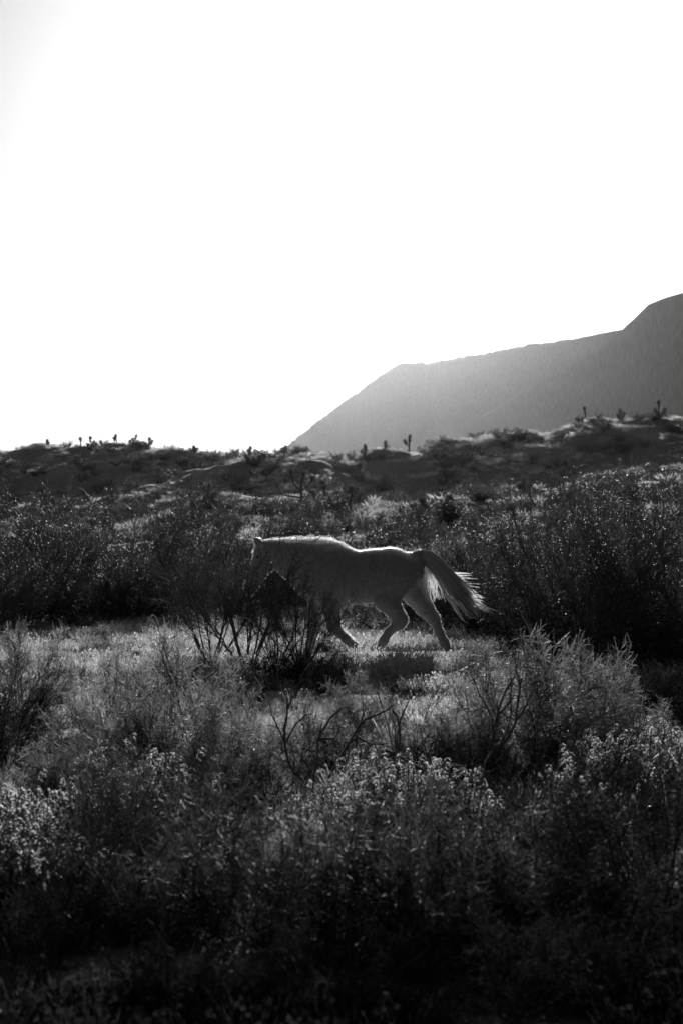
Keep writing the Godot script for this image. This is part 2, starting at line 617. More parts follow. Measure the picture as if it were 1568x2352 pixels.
func build_horse() -> void:
	var rng := RandomNumberGenerator.new()
	rng.seed = 77
	var root := thing("horse", "pale horse striding left behind a twiggy shrub, its mane and tail rimmed with light", "horse")
	root.position = Vector3((798.6 - CX) / F * 18.9, 0.0, -18.9)
	root.position.y = height(root.position.x, -18.9)
	var B := [
		# trunk
		bone(520, 350, 0, 150, 640, 362, 0, 172, 0.78), bone(640, 362, 0, 172, 745, 372, 0, 148, 0.82), bone(745, 372, 0, 148, 850, 364, 0, 150, 0.86),
		bone(850, 364, 0, 150, 950, 345, 0, 141, 0.88), bone(950, 345, 0, 141, 1035, 340, 0, 106, 1.0), bone(620, 240, 0, 60, 560, 270, 0, 80, 0.6),
		# neck and head
		bone(540, 320, 0, 140, 410, 285, 0, 112, 0.55), bone(410, 285, 0, 112, 300, 243, 0, 76, 0.6), bone(300, 243, 0, 76, 225, 222, 0, 56, 0.75),
		bone(222, 222, 0, 54, 216, 288, 0, 62, 0.62), bone(216, 288, 0, 62, 172, 368, 0, 46, 0.66), bone(172, 368, 0, 46, 146, 424, 0, 36, 0.8), bone(146, 424, 0, 36, 138, 446, 0, 30, 0.9),
		bone(208, 180, 26, 17, 186, 164, 30, 15, 0.8), bone(186, 164, 30, 15, 168, 144, 30, 5, 0.8), bone(212, 180, -26, 17, 194, 163, -30, 15, 0.8), bone(194, 163, -30, 15, 178, 146, -30, 5, 0.8),
		# near hind leg, swung forward
		bone(975, 360, 62, 118, 918, 492, 62, 70, 0.62), bone(918, 492, 62, 70, 1000, 608, 62, 38, 0.75), bone(1000, 608, 62, 36, 988, 632, 62, 36, 0.75),
		bone(988, 630, 62, 32, 930, 680, 62, 22, 0.8), bone(930, 680, 62, 22, 902, 728, 62, 25, 0.9), bone(902, 728, 62, 25, 884, 762, 62, 20, 0.9),
		# far hind leg, pushing off
		bone(1060, 370, -58, 104, 1085, 460, -60, 72, 0.62), bone(1085, 460, -60, 72, 1140, 545, -60, 50, 0.75), bone(1140, 545, -60, 50, 1190, 605, -60, 36, 0.75), bone(1192, 606, -60, 34, 1226, 690, -60, 23, 0.8),
		bone(1226, 690, -60, 23, 1254, 748, -60, 26, 0.9), bone(1254, 748, -60, 26, 1270, 775, -60, 21, 0.9),
		# near front leg, lifted, its shin trailing
		bone(570, 400, 60, 110, 600, 520, 56, 58, 0.6), bone(600, 520, 56, 58, 616, 610, 56, 40, 0.8), bone(616, 610, 56, 40, 622, 655, 56, 36, 0.85), bone(622, 655, 56, 34, 690, 718, 56, 23, 0.85),
		bone(690, 718, 56, 23, 736, 762, 56, 25, 0.9), bone(736, 762, 56, 25, 750, 786, 56, 20, 0.9),
		# far front leg, carrying
		bone(530, 400, -60, 105, 530, 520, -56, 54, 0.6), bone(530, 520, -56, 54, 505, 640, -56, 36, 0.8), bone(505, 640, -56, 34, 488, 745, -56, 23, 0.85), bone(488, 745, -56, 25, 474, 785, -56, 21, 0.9),
		# dock of the tail
		bone(1050, 268, 0, 34, 1110, 250, 0, 32, 0.9), bone(1110, 250, 0, 32, 1165, 275, 0, 30, 0.9), bone(1165, 275, 0, 30, 1225, 335, 0, 24, 0.9), bone(1225, 335, 0, 24, 1290, 420, 0, 10, 0.9),
	]
	var skin := flesh(B, 0.014, 0.045)
	part("body", skin, M.coat, root)
	var fur := Buf.new()      # the winter coat: short hairs that catch the light along every edge
	for i in 54000:
		var q := rng.randi() % skin.v.size()
		if i > 26000 and (skin.n[q].y < 0.6 or skin.v[q].y < 1.1): continue
		var nn: Vector3 = skin.n[q]
		if nn.z > 0.7 and rng.randf() < 0.75: continue
		var s: Vector3 = skin.v[q] + Vector3(rng.randf_range(-1, 1), rng.randf_range(-1, 1), rng.randf_range(-1, 1)) * 0.007
		var l := rng.randf_range(0.005, 0.010)
		if nn.y > 0.5 and s.y > 1.0: l *= 2.4
		if s.y < 0.75 and nn.x > 0.2: l *= 1.9
		if s.x < -0.5 and (nn.x < -0.4 or nn.y < -0.2): l *= 2.2
		var d := (nn + Vector3(0.35, -0.35, 0) + Vector3(rng.randf_range(-1, 1), rng.randf_range(-1, 1), rng.randf_range(-1, 1)) * 0.25).normalized()
		var e := (d + Vector3(0.3, -0.3, 0) * (1.0 if nn.y < 0.8 else 0.3)).normalized()
		fur.ribbon(PackedVector3Array([s - nn * 0.004, s + d * l * 0.5, s + d * l * 0.5 + e * l * 0.5]), 0.0016, 0.0007, lean(rng, Vector3(0, 0.4, 1), 0.9))
	part("coat", fur, M.fur, root, "stuff")
	for h in [[874, 782, 62, 0.5], [1282, 797, -60, -0.5], [752, 806, 56, -0.9], [466, 803, -56, 0.25]]:
		var hb := Buf.new()
		var c := hp(h[0], h[1], h[2])
		var ax := Vector3(sin(h[3]) * -1.0, -cos(h[3]), 0)
		hb.tube(PackedVector3Array([c - ax * 0.05, c - ax * 0.045, c + ax * 0.03, c + ax * 0.032]), 0.036, 0.056, 12)
		part("hoof", hb, M.hoof, root)
	for s in [-1, 1]:
		var e := SphereMesh.new()
		e.radius = 0.019
		e.height = 0.038
		e.radial_segments = 14
		e.rings = 8
		e.material = M.eye
		var o := MeshInstance3D.new()
		o.name = "eye"
		o.mesh = e
		o.position = hp(186, 252, s * 36.0)
		root.add_child(o, true)
	# mane: locks that rise from the crest, blow back and fall to the far side
	var crest := [hp(196, 174), hp(250, 170), hp(330, 170), hp(420, 172), hp(500, 178), hp(580, 184), hp(650, 206), hp(690, 226)]
	var mane := Buf.new()
	for i in 1700:
		var t := pow(rng.randf(), 0.9)
		var s := spline(crest, t) + Vector3(0, -0.012, rng.randf_range(-0.03, 0.025))
		var l := rng.randf_range(0.12, 0.27) * (1.0 - 0.5 * absf(2.0 * t - 1.1))
		var pts := PackedVector3Array([s])
		var d := Vector3(rng.randf_range(-0.1, 0.9), rng.randf_range(0.7, 1.2), rng.randf_range(-0.5, 0.15)).normalized()
		for k in 5:
			s += d * l / 5.0
			pts.append(s)
			d = (d + Vector3(0.34 + rng.randf_range(-0.15, 0.15), -0.34, -0.2 + rng.randf_range(-0.1, 0.1))).normalized()
		mane.ribbon(pts, 0.0040, 0.0016, lean(rng, Vector3(0, 0.5, 1), 0.9))
	part("mane", mane, M.hair, root, "stuff")
	var lock := Buf.new()
	for i in 60:
		var s := hp(186, 170) + Vector3(rng.randf_range(-0.015, 0.03), 0, rng.randf_range(-0.04, 0.04))
		lock.ribbon(wander(rng, s, Vector3(-0.4, -0.35, rng.randf_range(-0.4, 0.4)).normalized(), rng.randf_range(0.08, 0.18), 4, 0.15, -0.35), 0.0035, 0.0015, lean(rng, Vector3(0, 0.3, 1), 0.9))
	part("forelock", lock, M.hair, root, "stuff")
	# tail
	var core := [hp(1052, 256), hp(1110, 246), hp(1172, 270), hp(1236, 335), hp(1296, 412), hp(1352, 478), hp(1410, 556), hp(1448, 606)]
	var girth := [16.0, 32.0, 42.0, 42.0, 50.0, 60.0, 60.0, 40.0]
	var tail := Buf.new()
	var inner := Buf.new()
	var outer := Buf.new()
	for lk in 210:      # locks of hair that come to a point
		var a0 := rng.randf_range(-0.02, 0.45) * rng.randf() * rng.randf()
		var e0 := rng.randf_range(0.66, 1.0) - 0.12 * rng.randf()
		var w := rng.randf() * TAU
		var deep := lk < 110
		var rad := 0.55 * sqrt(rng.randf()) if deep else rng.randf_range(0.6, 1.05)
		var flare := rng.randf_range(0.8, 1.35)
		var bend := rng.randf_range(-0.03, 0.03)
		for h in 15:
			var w2 := w + rng.randf_range(-0.3, 0.3)
			var rad2 := rad * rng.randf_range(0.85, 1.1)
			var e := e0 - 0.1 * rng.randf()
			var pts := PackedVector3Array()
			for k in 10:
				var t := lerpf(a0, e, k / 9.0)
				var gi := t * 6.999
				var g: float = lerpf(girth[int(gi)], girth[mini(int(gi) + 1, 7)], gi - int(gi)) / 430.0
				var tang := (spline(core, minf(t + 0.02, 0.999)) - spline(core, maxf(t - 0.02, 0.0))).normalized()
				var up := Vector3(-tang.y, tang.x, 0)
				var ww := lerpf(w2, w, k / 9.0)
				pts.append(spline(core, t) + (up * (cos(ww) + bend * k) + Vector3(0, 0, sin(ww) * 0.8)) * g * lerpf(rad2, rad, k / 9.0) * lerpf(1.0, flare, k / 9.0))
			if deep:
				inner.ribbon(pts, 0.010, 0.004, lean(rng, Vector3(0, 0.5, 1), 0.5))
			else:
				outer.ribbon(pts, 0.0036, 0.0016, lean(rng, Vector3(0, 0.5, 1), 0.9))
	for lk in 28:   # locks blown off the top edge
		var t := rng.randf_range(0.46, 0.9)
		var s := spline(core, t) + Vector3(0.05, 0.06, rng.randf_range(-0.05, 0.05))
		var d := Vector3(0.9, rng.randf_range(-0.55, 0.1) - 0.35 * maxf(0.0, t - 0.65) * 3.0, rng.randf_range(-0.2, 0.2)).normalized()
		var l := rng.randf_range(0.10, 0.34) * (1.15 - t * 0.35)
		for h in 9:
			var s2 := s + Vector3(rng.randf_range(-0.02, 0.02), rng.randf_range(-0.02, 0.02), rng.randf_range(-0.02, 0.02))
			var tip := s + d * l * rng.randf_range(0.85, 1.05) + Vector3(0, -0.03, 0) * l
			tail.ribbon(PackedVector3Array([s2 - d * 0.06, s2.lerp(tip, 0.35) + Vector3(0, 0.008, 0), s2.lerp(tip, 0.7) + Vector3(0, 0.006, 0), tip]), 0.0040, 0.0020, lean(rng, Vector3(0, 0.5, 1), 0.9))
	for i in 420:   # wisps hanging under the dock
		var s := hp(1150 + rng.randf_range(-16, 75), 288 + rng.randf_range(0, 40), rng.randf_range(-20, 20))
		var d := Vector3(rng.randf_range(0.05, 0.6), -1, rng.randf_range(-0.15, 0.15)).normalized()
		tail.ribbon(wander(rng, s, d, rng.randf_range(0.12, 0.30) if i % 9 else 0.45, 6, 0.10, -0.02 if i % 3 else 0.05), 0.0036, 0.0016, lean(rng, Vector3(0, 0.5, 1), 0.9))
	var tl := part("tail", inner, M.tail_core, root, "stuff")
	part("long_hair", outer, M.tail, tl, "stuff")
	part("loose_hair", tail, M.hair, tl, "stuff")
	# long hair down the back of the lifted leg
	var feather := Buf.new()
	for i in 260:
		var t := rng.randf()
		var s := hp(lerpf(640, 742, t), lerpf(640, 748, t), 56 + rng.randf_range(-18, 18))
		var d := Vector3(0.75, rng.randf_range(-0.5, 0.25), rng.randf_range(-0.3, 0.3)).normalized()
		feather.ribbon(wander(rng, s, d, rng.randf_range(0.03, 0.085), 3, 0.2, -0.1), 0.0036, 0.0016, lean(rng, Vector3(0, 0.5, 1), 0.9))
	part("feather", feather, M.hair, root, "stuff")

# ------------------------------------------------------------------ the scene
func _ready() -> void:
	var cam := Camera3D.new()
	cam.name = "camera"
	cam.position = Vector3(0, EYE, 0)
	cam.near = 0.1
	cam.far = 12000.0
	cam.projection = Camera3D.PROJECTION_FRUSTUM
	cam.size = 0.1 * 2352.0 / F
	cam.frustum_offset = Vector2(0, 0.1 * (HORIZON - 1176.0) / F)
	var at := CameraAttributesPhysical.new()
	at.frustum_focal_length = 50.0
	at.frustum_near = 0.1
	at.frustum_far = 12000.0
	at.frustum_focus_distance = 18.9
	at.exposure_aperture = 4.0
	cam.attributes = at
	add_child(cam)
	cam.current = true

	var env := Environment.new()
	env.background_mode = Environment.BG_SKY
	var sky := PhysicalSkyMaterial.new()
	sky.rayleigh_color = Color(0.58, 0.58, 0.58)
	sky.mie_color = Color(0.85, 0.85, 0.85)
	sky.rayleigh_coefficient = 0.2
	sky.mie_coefficient = 0.005
	sky.mie_eccentricity = 0.8
	sky.turbidity = 30.0
	sky.ground_color = Color(0.2, 0.2, 0.2)
	sky.energy_multiplier = 2.8
	env.sky = Sky.new()
	env.sky.sky_material = sky
	env.tonemap_mode = Environment.TONE_MAPPER_LINEAR
	env.tonemap_exposure = 1.4
	env.sdfgi_enabled = true
	env.ssao_enabled = true
	env.ssil_enabled = true
	env.volumetric_fog_enabled = true      # dusty air: it scatters forwards, so it glows towards the sun
	env.volumetric_fog_density = 0.00002
	env.volumetric_fog_albedo = Color(1, 1, 1)
	env.volumetric_fog_anisotropy = 0.9
	var we := WorldEnvironment.new()
	we.name = "environment"
	we.environment = env
	add_child(we)

	var sun := DirectionalLight3D.new()
	sun.name = "sun"
	sun.light_energy = 1.6
	sun.light_color = Color(1, 1, 1)
	sun.light_angular_distance = 0.5
	sun.shadow_enabled = true
	add_child(sun)
	var az := deg_to_rad(2.0)
	var el := deg_to_rad(16.0)
	var to_sun := Vector3(sin(az) * cos(el), sin(el), -cos(az) * cos(el))
	sun.look_at_from_position(to_sun * 50.0, Vector3.ZERO, Vector3.UP)

	rough.seed = 11
	rough.frequency = 0.05
	rough.fractal_octaves = 4
	lumps.seed = 12
	lumps.frequency = 0.22
	lumps.fractal_octaves = 3
	swell.seed = 13
	swell.frequency = 0.03
	make_materials()
	build_ground()
	build_mountain("mountain", "long hazy mountain slope falling left towards the bright sky", [[560, 1110], [640, 1037], [700, 990], [800, 915], [860, 872], [915, 838], [1020, 828], [1130, 808], [1240, 790], [1340, 774], [1430, 756], [1520, 730], [1700, 690], [2000, 660], [2600, 760]], 2200.0, 760.0, 0.75, 21)
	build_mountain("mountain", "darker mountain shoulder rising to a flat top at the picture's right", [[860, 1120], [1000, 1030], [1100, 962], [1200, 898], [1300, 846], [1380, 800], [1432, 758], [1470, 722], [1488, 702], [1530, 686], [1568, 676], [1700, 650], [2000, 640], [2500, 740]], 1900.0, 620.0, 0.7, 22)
	build_horse()
	build_bushes()
	build_hill_plants()
	build_herbs()

func build_bushes() -> void:
	var creo := []
	for k in 3:
		creo.append(bush("creosote_bush", 100 + k, {"stems": 15, "n": [10, 6, 4], "l": [1.0, 0.36, 0.17, 0.085], "r": [0.009, 0.0035, 0.0018, 0.0011], "open": 0.95, "wiggle": 0.18, "rise": 0.0, "fork": 0.8, "from": 0.08, "leaves": 13, "ll": 0.011, "lw": 0.0040, "stem_mat": M.stem, "twig_mat": M.twig, "leaf_mat": M.leaf}))
	# [x, depth, height, width, label]
	var back := [
		[-70, 23.0, 2.2, 1.2, "tall leafy bush cut by the picture's left edge, behind the grassy clearing"],
		[70, 25.5, 2.3, 1.2, "second leafy bush from the left edge, behind the clearing"],
		[190, 28.0, 2.6, 1.2, "leafy bush with a pointed crown, third along the back left row"],
		[320, 26.5, 2.2, 1.3, "broad low leafy bush in the middle of the back left row"],
		[430, 29.0, 2.4, 1.2, "leafy bush behind and just left of the horse's nose"],
		[545, 31.0, 2.6, 1.2, "leafy bush rising behind the horse's head"],
		[660, 32.0, 2.5, 1.2, "leafy bush rising behind the horse's neck"],
		[775, 30.0, 2.1, 1.2, "leafy bush rising behind the horse's withers"],
		[880, 24.6, 1.0, 1.6, "low dark bush behind the horse's belly and hind legs"],
		[960, 29.0, 2.2, 1.2, "leafy bush rising behind the horse's croup"],
		[1060, 25.0, 2.0, 1.2, "leafy bush behind the horse's blowing tail"],
		[1170, 22.5, 1.9, 1.15, "leafy bush between the tail and the tall right bushes"],
		[1265, 19.5, 1.95, 1.1, "leafy bush at the left end of the tall right mass"],
		[1370, 17.6, 2.15, 1.1, "tall dense bush with low spreading limbs, right of the horse"],
		[1500, 18.2, 2.25, 1.1, "tallest dense bush near the picture's right edge"],
		[1640, 17.0, 2.35, 1.1, "dense bush cut by the picture's right edge"],
		[1310, 18.8, 2.45, 0.9, "bush with the highest crown at the left of the tall right mass"],
		[20, 31.0, 2.5, 1.2, "tall bush looming behind the leftmost ones"],
		[140, 33.0, 2.6, 1.2, "tall bush behind the second and third of the back left row"],
		[270, 32.0, 2.6, 1.3, "bush behind the broad low one of the back left row"],
		[1110, 29.0, 2.2, 1.2, "bush behind the horse's tail, beyond the nearer leafy one"],
		[1240, 26.0, 2.2, 1.2, "bush showing over the left end of the tall right mass"],
		[1440, 22.0, 2.4, 1.2, "bush filling the gap between the two tall right bushes"],
		[1560, 23.0, 2.6, 1.2, "bush showing over the tallest right bush"],
	]
	var rng := RandomNumberGenerator.new()
	rng.seed = 5
	for i in back.size():
		var a: Array = back[i]
		var o: Node3D = creo[i] if i < 3 else copy_of(creo[i % 3])
		tag(o, a[4], "bush", "leafy creosote bushes round the clearing")
		plant(o, on_ground(a[0], a[1]), Vector3(a[2] * a[3], a[2], a[2] * a[3]), rng.randf() * TAU)
	# the thin shrub before the horse's head
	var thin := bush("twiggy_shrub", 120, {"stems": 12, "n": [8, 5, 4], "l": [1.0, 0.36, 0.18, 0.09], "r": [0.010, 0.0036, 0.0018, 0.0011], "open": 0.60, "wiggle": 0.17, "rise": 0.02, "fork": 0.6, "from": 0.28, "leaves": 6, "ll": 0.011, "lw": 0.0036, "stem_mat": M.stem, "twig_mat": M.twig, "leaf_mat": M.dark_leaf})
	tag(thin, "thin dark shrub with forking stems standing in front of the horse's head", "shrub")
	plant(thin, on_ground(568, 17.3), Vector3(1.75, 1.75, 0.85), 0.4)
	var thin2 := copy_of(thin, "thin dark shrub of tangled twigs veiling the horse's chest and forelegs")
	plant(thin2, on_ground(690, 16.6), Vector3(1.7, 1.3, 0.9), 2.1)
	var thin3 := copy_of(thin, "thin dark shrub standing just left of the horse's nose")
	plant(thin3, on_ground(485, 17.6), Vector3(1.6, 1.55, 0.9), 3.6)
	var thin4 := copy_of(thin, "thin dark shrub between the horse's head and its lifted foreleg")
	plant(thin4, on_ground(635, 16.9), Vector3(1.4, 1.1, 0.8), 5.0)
	# dense dark mounds
	var dense := []
	for k in 2:
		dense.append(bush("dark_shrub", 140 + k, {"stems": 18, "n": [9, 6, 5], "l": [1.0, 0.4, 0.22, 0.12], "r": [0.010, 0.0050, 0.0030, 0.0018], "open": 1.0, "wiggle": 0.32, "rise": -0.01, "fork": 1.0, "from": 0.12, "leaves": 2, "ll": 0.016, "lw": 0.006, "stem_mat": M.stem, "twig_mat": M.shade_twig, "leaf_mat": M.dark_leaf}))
	var mounds := [
		[715, 14.8, 0.6, 1.2, "dark twiggy mound in front of the horse's chest and forelegs"],
		[770, 14.0, 0.5, 1.0, "dark twiggy mound with pale right side, below the lifted foreleg"],
		[640, 15.0, 0.6, 1.1, "dark mound under the thin shrub's stems"],
		[480, 15.8, 0.32, 1.5, "small dark clump on the sunlit grass left of the thin shrub"],
		[925, 13.0, 0.32, 1.5, "dark low clump below the horse's hind hooves"],
		[300, 17.5, 0.25, 1.8, "little dark clump in the middle of the left clearing"],
		[400, 14.6, 0.32, 1.6, "little dark clump at the near side of the left clearing"],
		[170, 14.0, 0.34, 1.5, "dark clump at the left side of the clearing, behind the edge shrub"],
		[560, 13.2, 0.36, 1.5, "dark clump between the clearing and the dark mounds"],
		[20, 9.6, 0.75, 1.1, "black shaded bush at the left edge below the pale twigs"],
		[1470, 13.0, 0.5, 2.0, "dark clump in the shade under the right bushes"],
		[1600, 12.0, 0.6, 1.6, "dark clump at the right edge under the tall bushes"],
		[100, 25.0, 0.9, 1.6, "dark undergrowth below the second bush of the back left row"],
		[250, 26.0, 0.9, 1.6, "dark undergrowth below the pointed bush of the back left row"],
		[390, 27.0, 0.8, 1.6, "dark undergrowth left of the thin shrub, behind the clearing"],
		[980, 25.5, 0.8, 1.6, "dark undergrowth between the horse's hind legs and the bushes"],
		[1110, 22.5, 0.9, 1.5, "dark undergrowth below the horse's tail"],
		[1250, 18.5, 0.8, 1.6, "dark undergrowth at the left foot of the tall right bushes"],
		[1560, 16.0, 0.9, 1.5, "dark undergrowth at the foot of the tallest right bush"],
		[330, 8.9, 0.40, 1.4, "dark low shrub at the foot of the domed pale one"],
		[520, 9.0, 0.36, 1.5, "dark low shrub right of the domed pale one's foot"],
		[640, 8.2, 0.34, 1.5, "dark low shrub beside the upright gnarled branch"],
		[180, 8.0, 0.34, 1.5, "dark low shrub left of the flowers before the domed one"],
		[800, 9.6, 0.34, 1.5, "dark low shrub in the middle of the near scrub"],
		[1010, 9.0, 0.40, 1.5, "dark low shrub at the left foot of the large pale one"],
		[1180, 8.8, 0.46, 1.5, "dark low shrub in front of the large pale one"],
		[1330, 9.0, 0.46, 1.5, "dark low shrub at the right foot of the large pale one"],
		[1500, 7.6, 0.3, 1.5, "dark low shrub behind the right edge's flowers"],
		[760, 6.2, 0.28, 1.4, "dark shrub in the shade just behind the bottom tangles, at the centre"],
		[480, 6.8, 0.46, 1.4, "dark shrub in the shade behind the bottom left tangles"],
		[960, 6.0, 0.3, 1.4, "dark shrub below the central flowers"],
		[250, 6.1, 0.40, 1.3, "dark shrub right of the bright left edge flowers"],
		[640, 5.3, 0.55, 1.3, "dark tangle at the bottom of the picture, left of centre"],
		[960, 5.2, 0.55, 1.3, "dark tangle at the bottom of the picture, right of centre"],
		[1230, 5.6, 0.6, 1.4, "black shaded tangle filling the bottom right"],
		[1500, 5.8, 0.65, 1.4, "black shaded tangle in the bottom right corner"],
		[350, 5.5, 0.5, 1.3, "dark tangle at the bottom left"],
		[60, 5.0, 0.36, 1.5, "dark tangle in the bottom left corner"],
		[1130, 6.6, 0.5, 1.4, "dark shaded tangle behind the bottom right ones"],
		[1400, 7.2, 0.5, 1.5, "dark shaded tangle below the right flowers"],
		[800, 4.5, 0.36, 1.5, "nearest dark tangle at the very bottom centre"],
		[1150, 4.5, 0.36, 1.6, "nearest dark tangle at the very bottom, right of centre"],
		[450, 4.5, 0.33, 1.6, "nearest dark tangle at the very bottom, left of centre"],
		[1450, 4.6, 0.4, 1.6, "nearest dark tangle at the very bottom right"],
	]
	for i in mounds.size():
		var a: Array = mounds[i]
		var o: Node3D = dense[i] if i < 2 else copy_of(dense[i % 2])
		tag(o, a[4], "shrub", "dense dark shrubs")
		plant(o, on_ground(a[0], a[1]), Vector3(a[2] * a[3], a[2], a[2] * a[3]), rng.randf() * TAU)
	# leafless pale shrubs
	var bare := []
	for k in 2:
		bare.append(bush("dry_shrub", 160 + k, {"stems": 20, "n": [9, 7, 5], "l": [1.0, 0.42, 0.25, 0.15], "r": [0.012, 0.0060, 0.0040, 0.0026], "open": 0.95, "wiggle": 0.38, "rise": -0.015, "fork": 0.95, "from": 0.2, "leaves": 0, "ll": 0.0, "lw": 0.0, "stem_mat": M.dry_stem, "twig_mat": M.dry_twig}))
	var dry := [
		[410, 9.5, 0.86, 1.2, "pale leafless shrub domed up left of the centre"],
		[1190, 10.2, 0.76, 1.5, "large pale leafless shrub right of the centre"],
		[530, 10.2, 0.66, 1.0, "pale leafless shrub at the right shoulder of the domed one"],
		[40, 11.6, 0.72, 1.2, "pale leafless shrub at the left edge with dark branches"],
		[160, 8.6, 0.45, 1.2, "low pale twigs below the left edge shrub"],
		[1330, 10.6, 0.7, 1.1, "pale leafless shrub right of the large one"],
		[1470, 9.8, 0.42, 1.3, "low pale leafless shrub behind the right flowers"],
		[690, 10.0, 0.42, 1.3, "low pale leafless shrub at the centre, behind the upright gnarled branch"],
		[960, 9.6, 0.45, 1.3, "low pale leafless shrub right of the centre, behind the crooked branch"],
		[270, 10.8, 0.6, 1.1, "pale leafless shrub at the left shoulder of the domed one"],
		[1090, 9.4, 0.6, 1.1, "pale leafless shrub in front of the large one"],
		[480, 8.6, 0.55, 1.2, "pale leafless shrub in front of the domed one"],
		[830, 11.6, 0.42, 1.3, "low pale leafless shrub in the middle, before the dark mound"],
	]
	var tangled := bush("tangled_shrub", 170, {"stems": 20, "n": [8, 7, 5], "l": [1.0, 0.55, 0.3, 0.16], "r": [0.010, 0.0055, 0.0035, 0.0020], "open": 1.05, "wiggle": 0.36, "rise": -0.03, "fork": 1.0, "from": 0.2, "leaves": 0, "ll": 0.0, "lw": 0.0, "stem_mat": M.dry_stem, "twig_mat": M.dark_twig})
	var tangles := [
		[560, 5.5, 0.62, 1.3, "arching tangled bush in the shade, left of the bottom centre"],
		[890, 5.3, 0.62, 1.3, "arching tangled bush in the shade, right of the bottom centre"],
		[290, 6.9, 0.5, 1.3, "tangled shaded bush behind the bright left flowers"],
		[1080, 5.7, 0.45, 1.3, "tangled shaded bush right of the bottom centre, behind the arching ones"],
		[1330, 6.4, 0.38, 1.4, "tangled shaded bush below the right flowers"],
		[730, 6.2, 0.34, 1.4, "tangled shaded bush behind the two arching ones at the bottom centre"],
	]
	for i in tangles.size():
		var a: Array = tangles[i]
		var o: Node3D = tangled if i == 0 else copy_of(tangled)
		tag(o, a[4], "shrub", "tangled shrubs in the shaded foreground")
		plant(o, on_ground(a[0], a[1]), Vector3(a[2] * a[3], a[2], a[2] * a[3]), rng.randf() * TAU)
	for i in dry.size():
		var a: Array = dry[i]
		var o: Node3D = bare[i] if i < 2 else copy_of(bare[i % 2])
		tag(o, a[4], "shrub", "leafless shrubs in front of the horse")
		plant(o, on_ground(a[0], a[1]), Vector3(a[2] * a[3], a[2], a[2] * a[3]), rng.randf() * TAU)
	# gnarled dead branches
	var gnarl := [[720, 8.9, 0.85, "gnarled dark branch standing upright at the centre"], [905, 8.3, 0.75, "gnarled dark branch crooked over the flowers at the centre"], [1075, 8.5, 1.0, "thick gnarled branch curving up right of the centre"]]
	for i in gnarl.size():
		var a: Array = gnarl[i]
		var o := bush("dead_branch", 180 + i, {"stems": 3, "n": [3, 2, 1], "l": [1.0, 0.5, 0.3, 0.15], "r": [0.020, 0.012, 0.006, 0.003], "open": 0.7, "wiggle": 0.42, "rise": 0.05, "fork": 0.8, "from": 0.3, "leaves": 0, "ll": 0.0, "lw": 0.0, "stem_mat": M.stem, "twig_mat": M.stem})
		tag(o, a[3], "dead branch", "gnarled dead branches")
		plant(o, on_ground(a[0], a[1]), Vector3.ONE * a[2], 0.0)

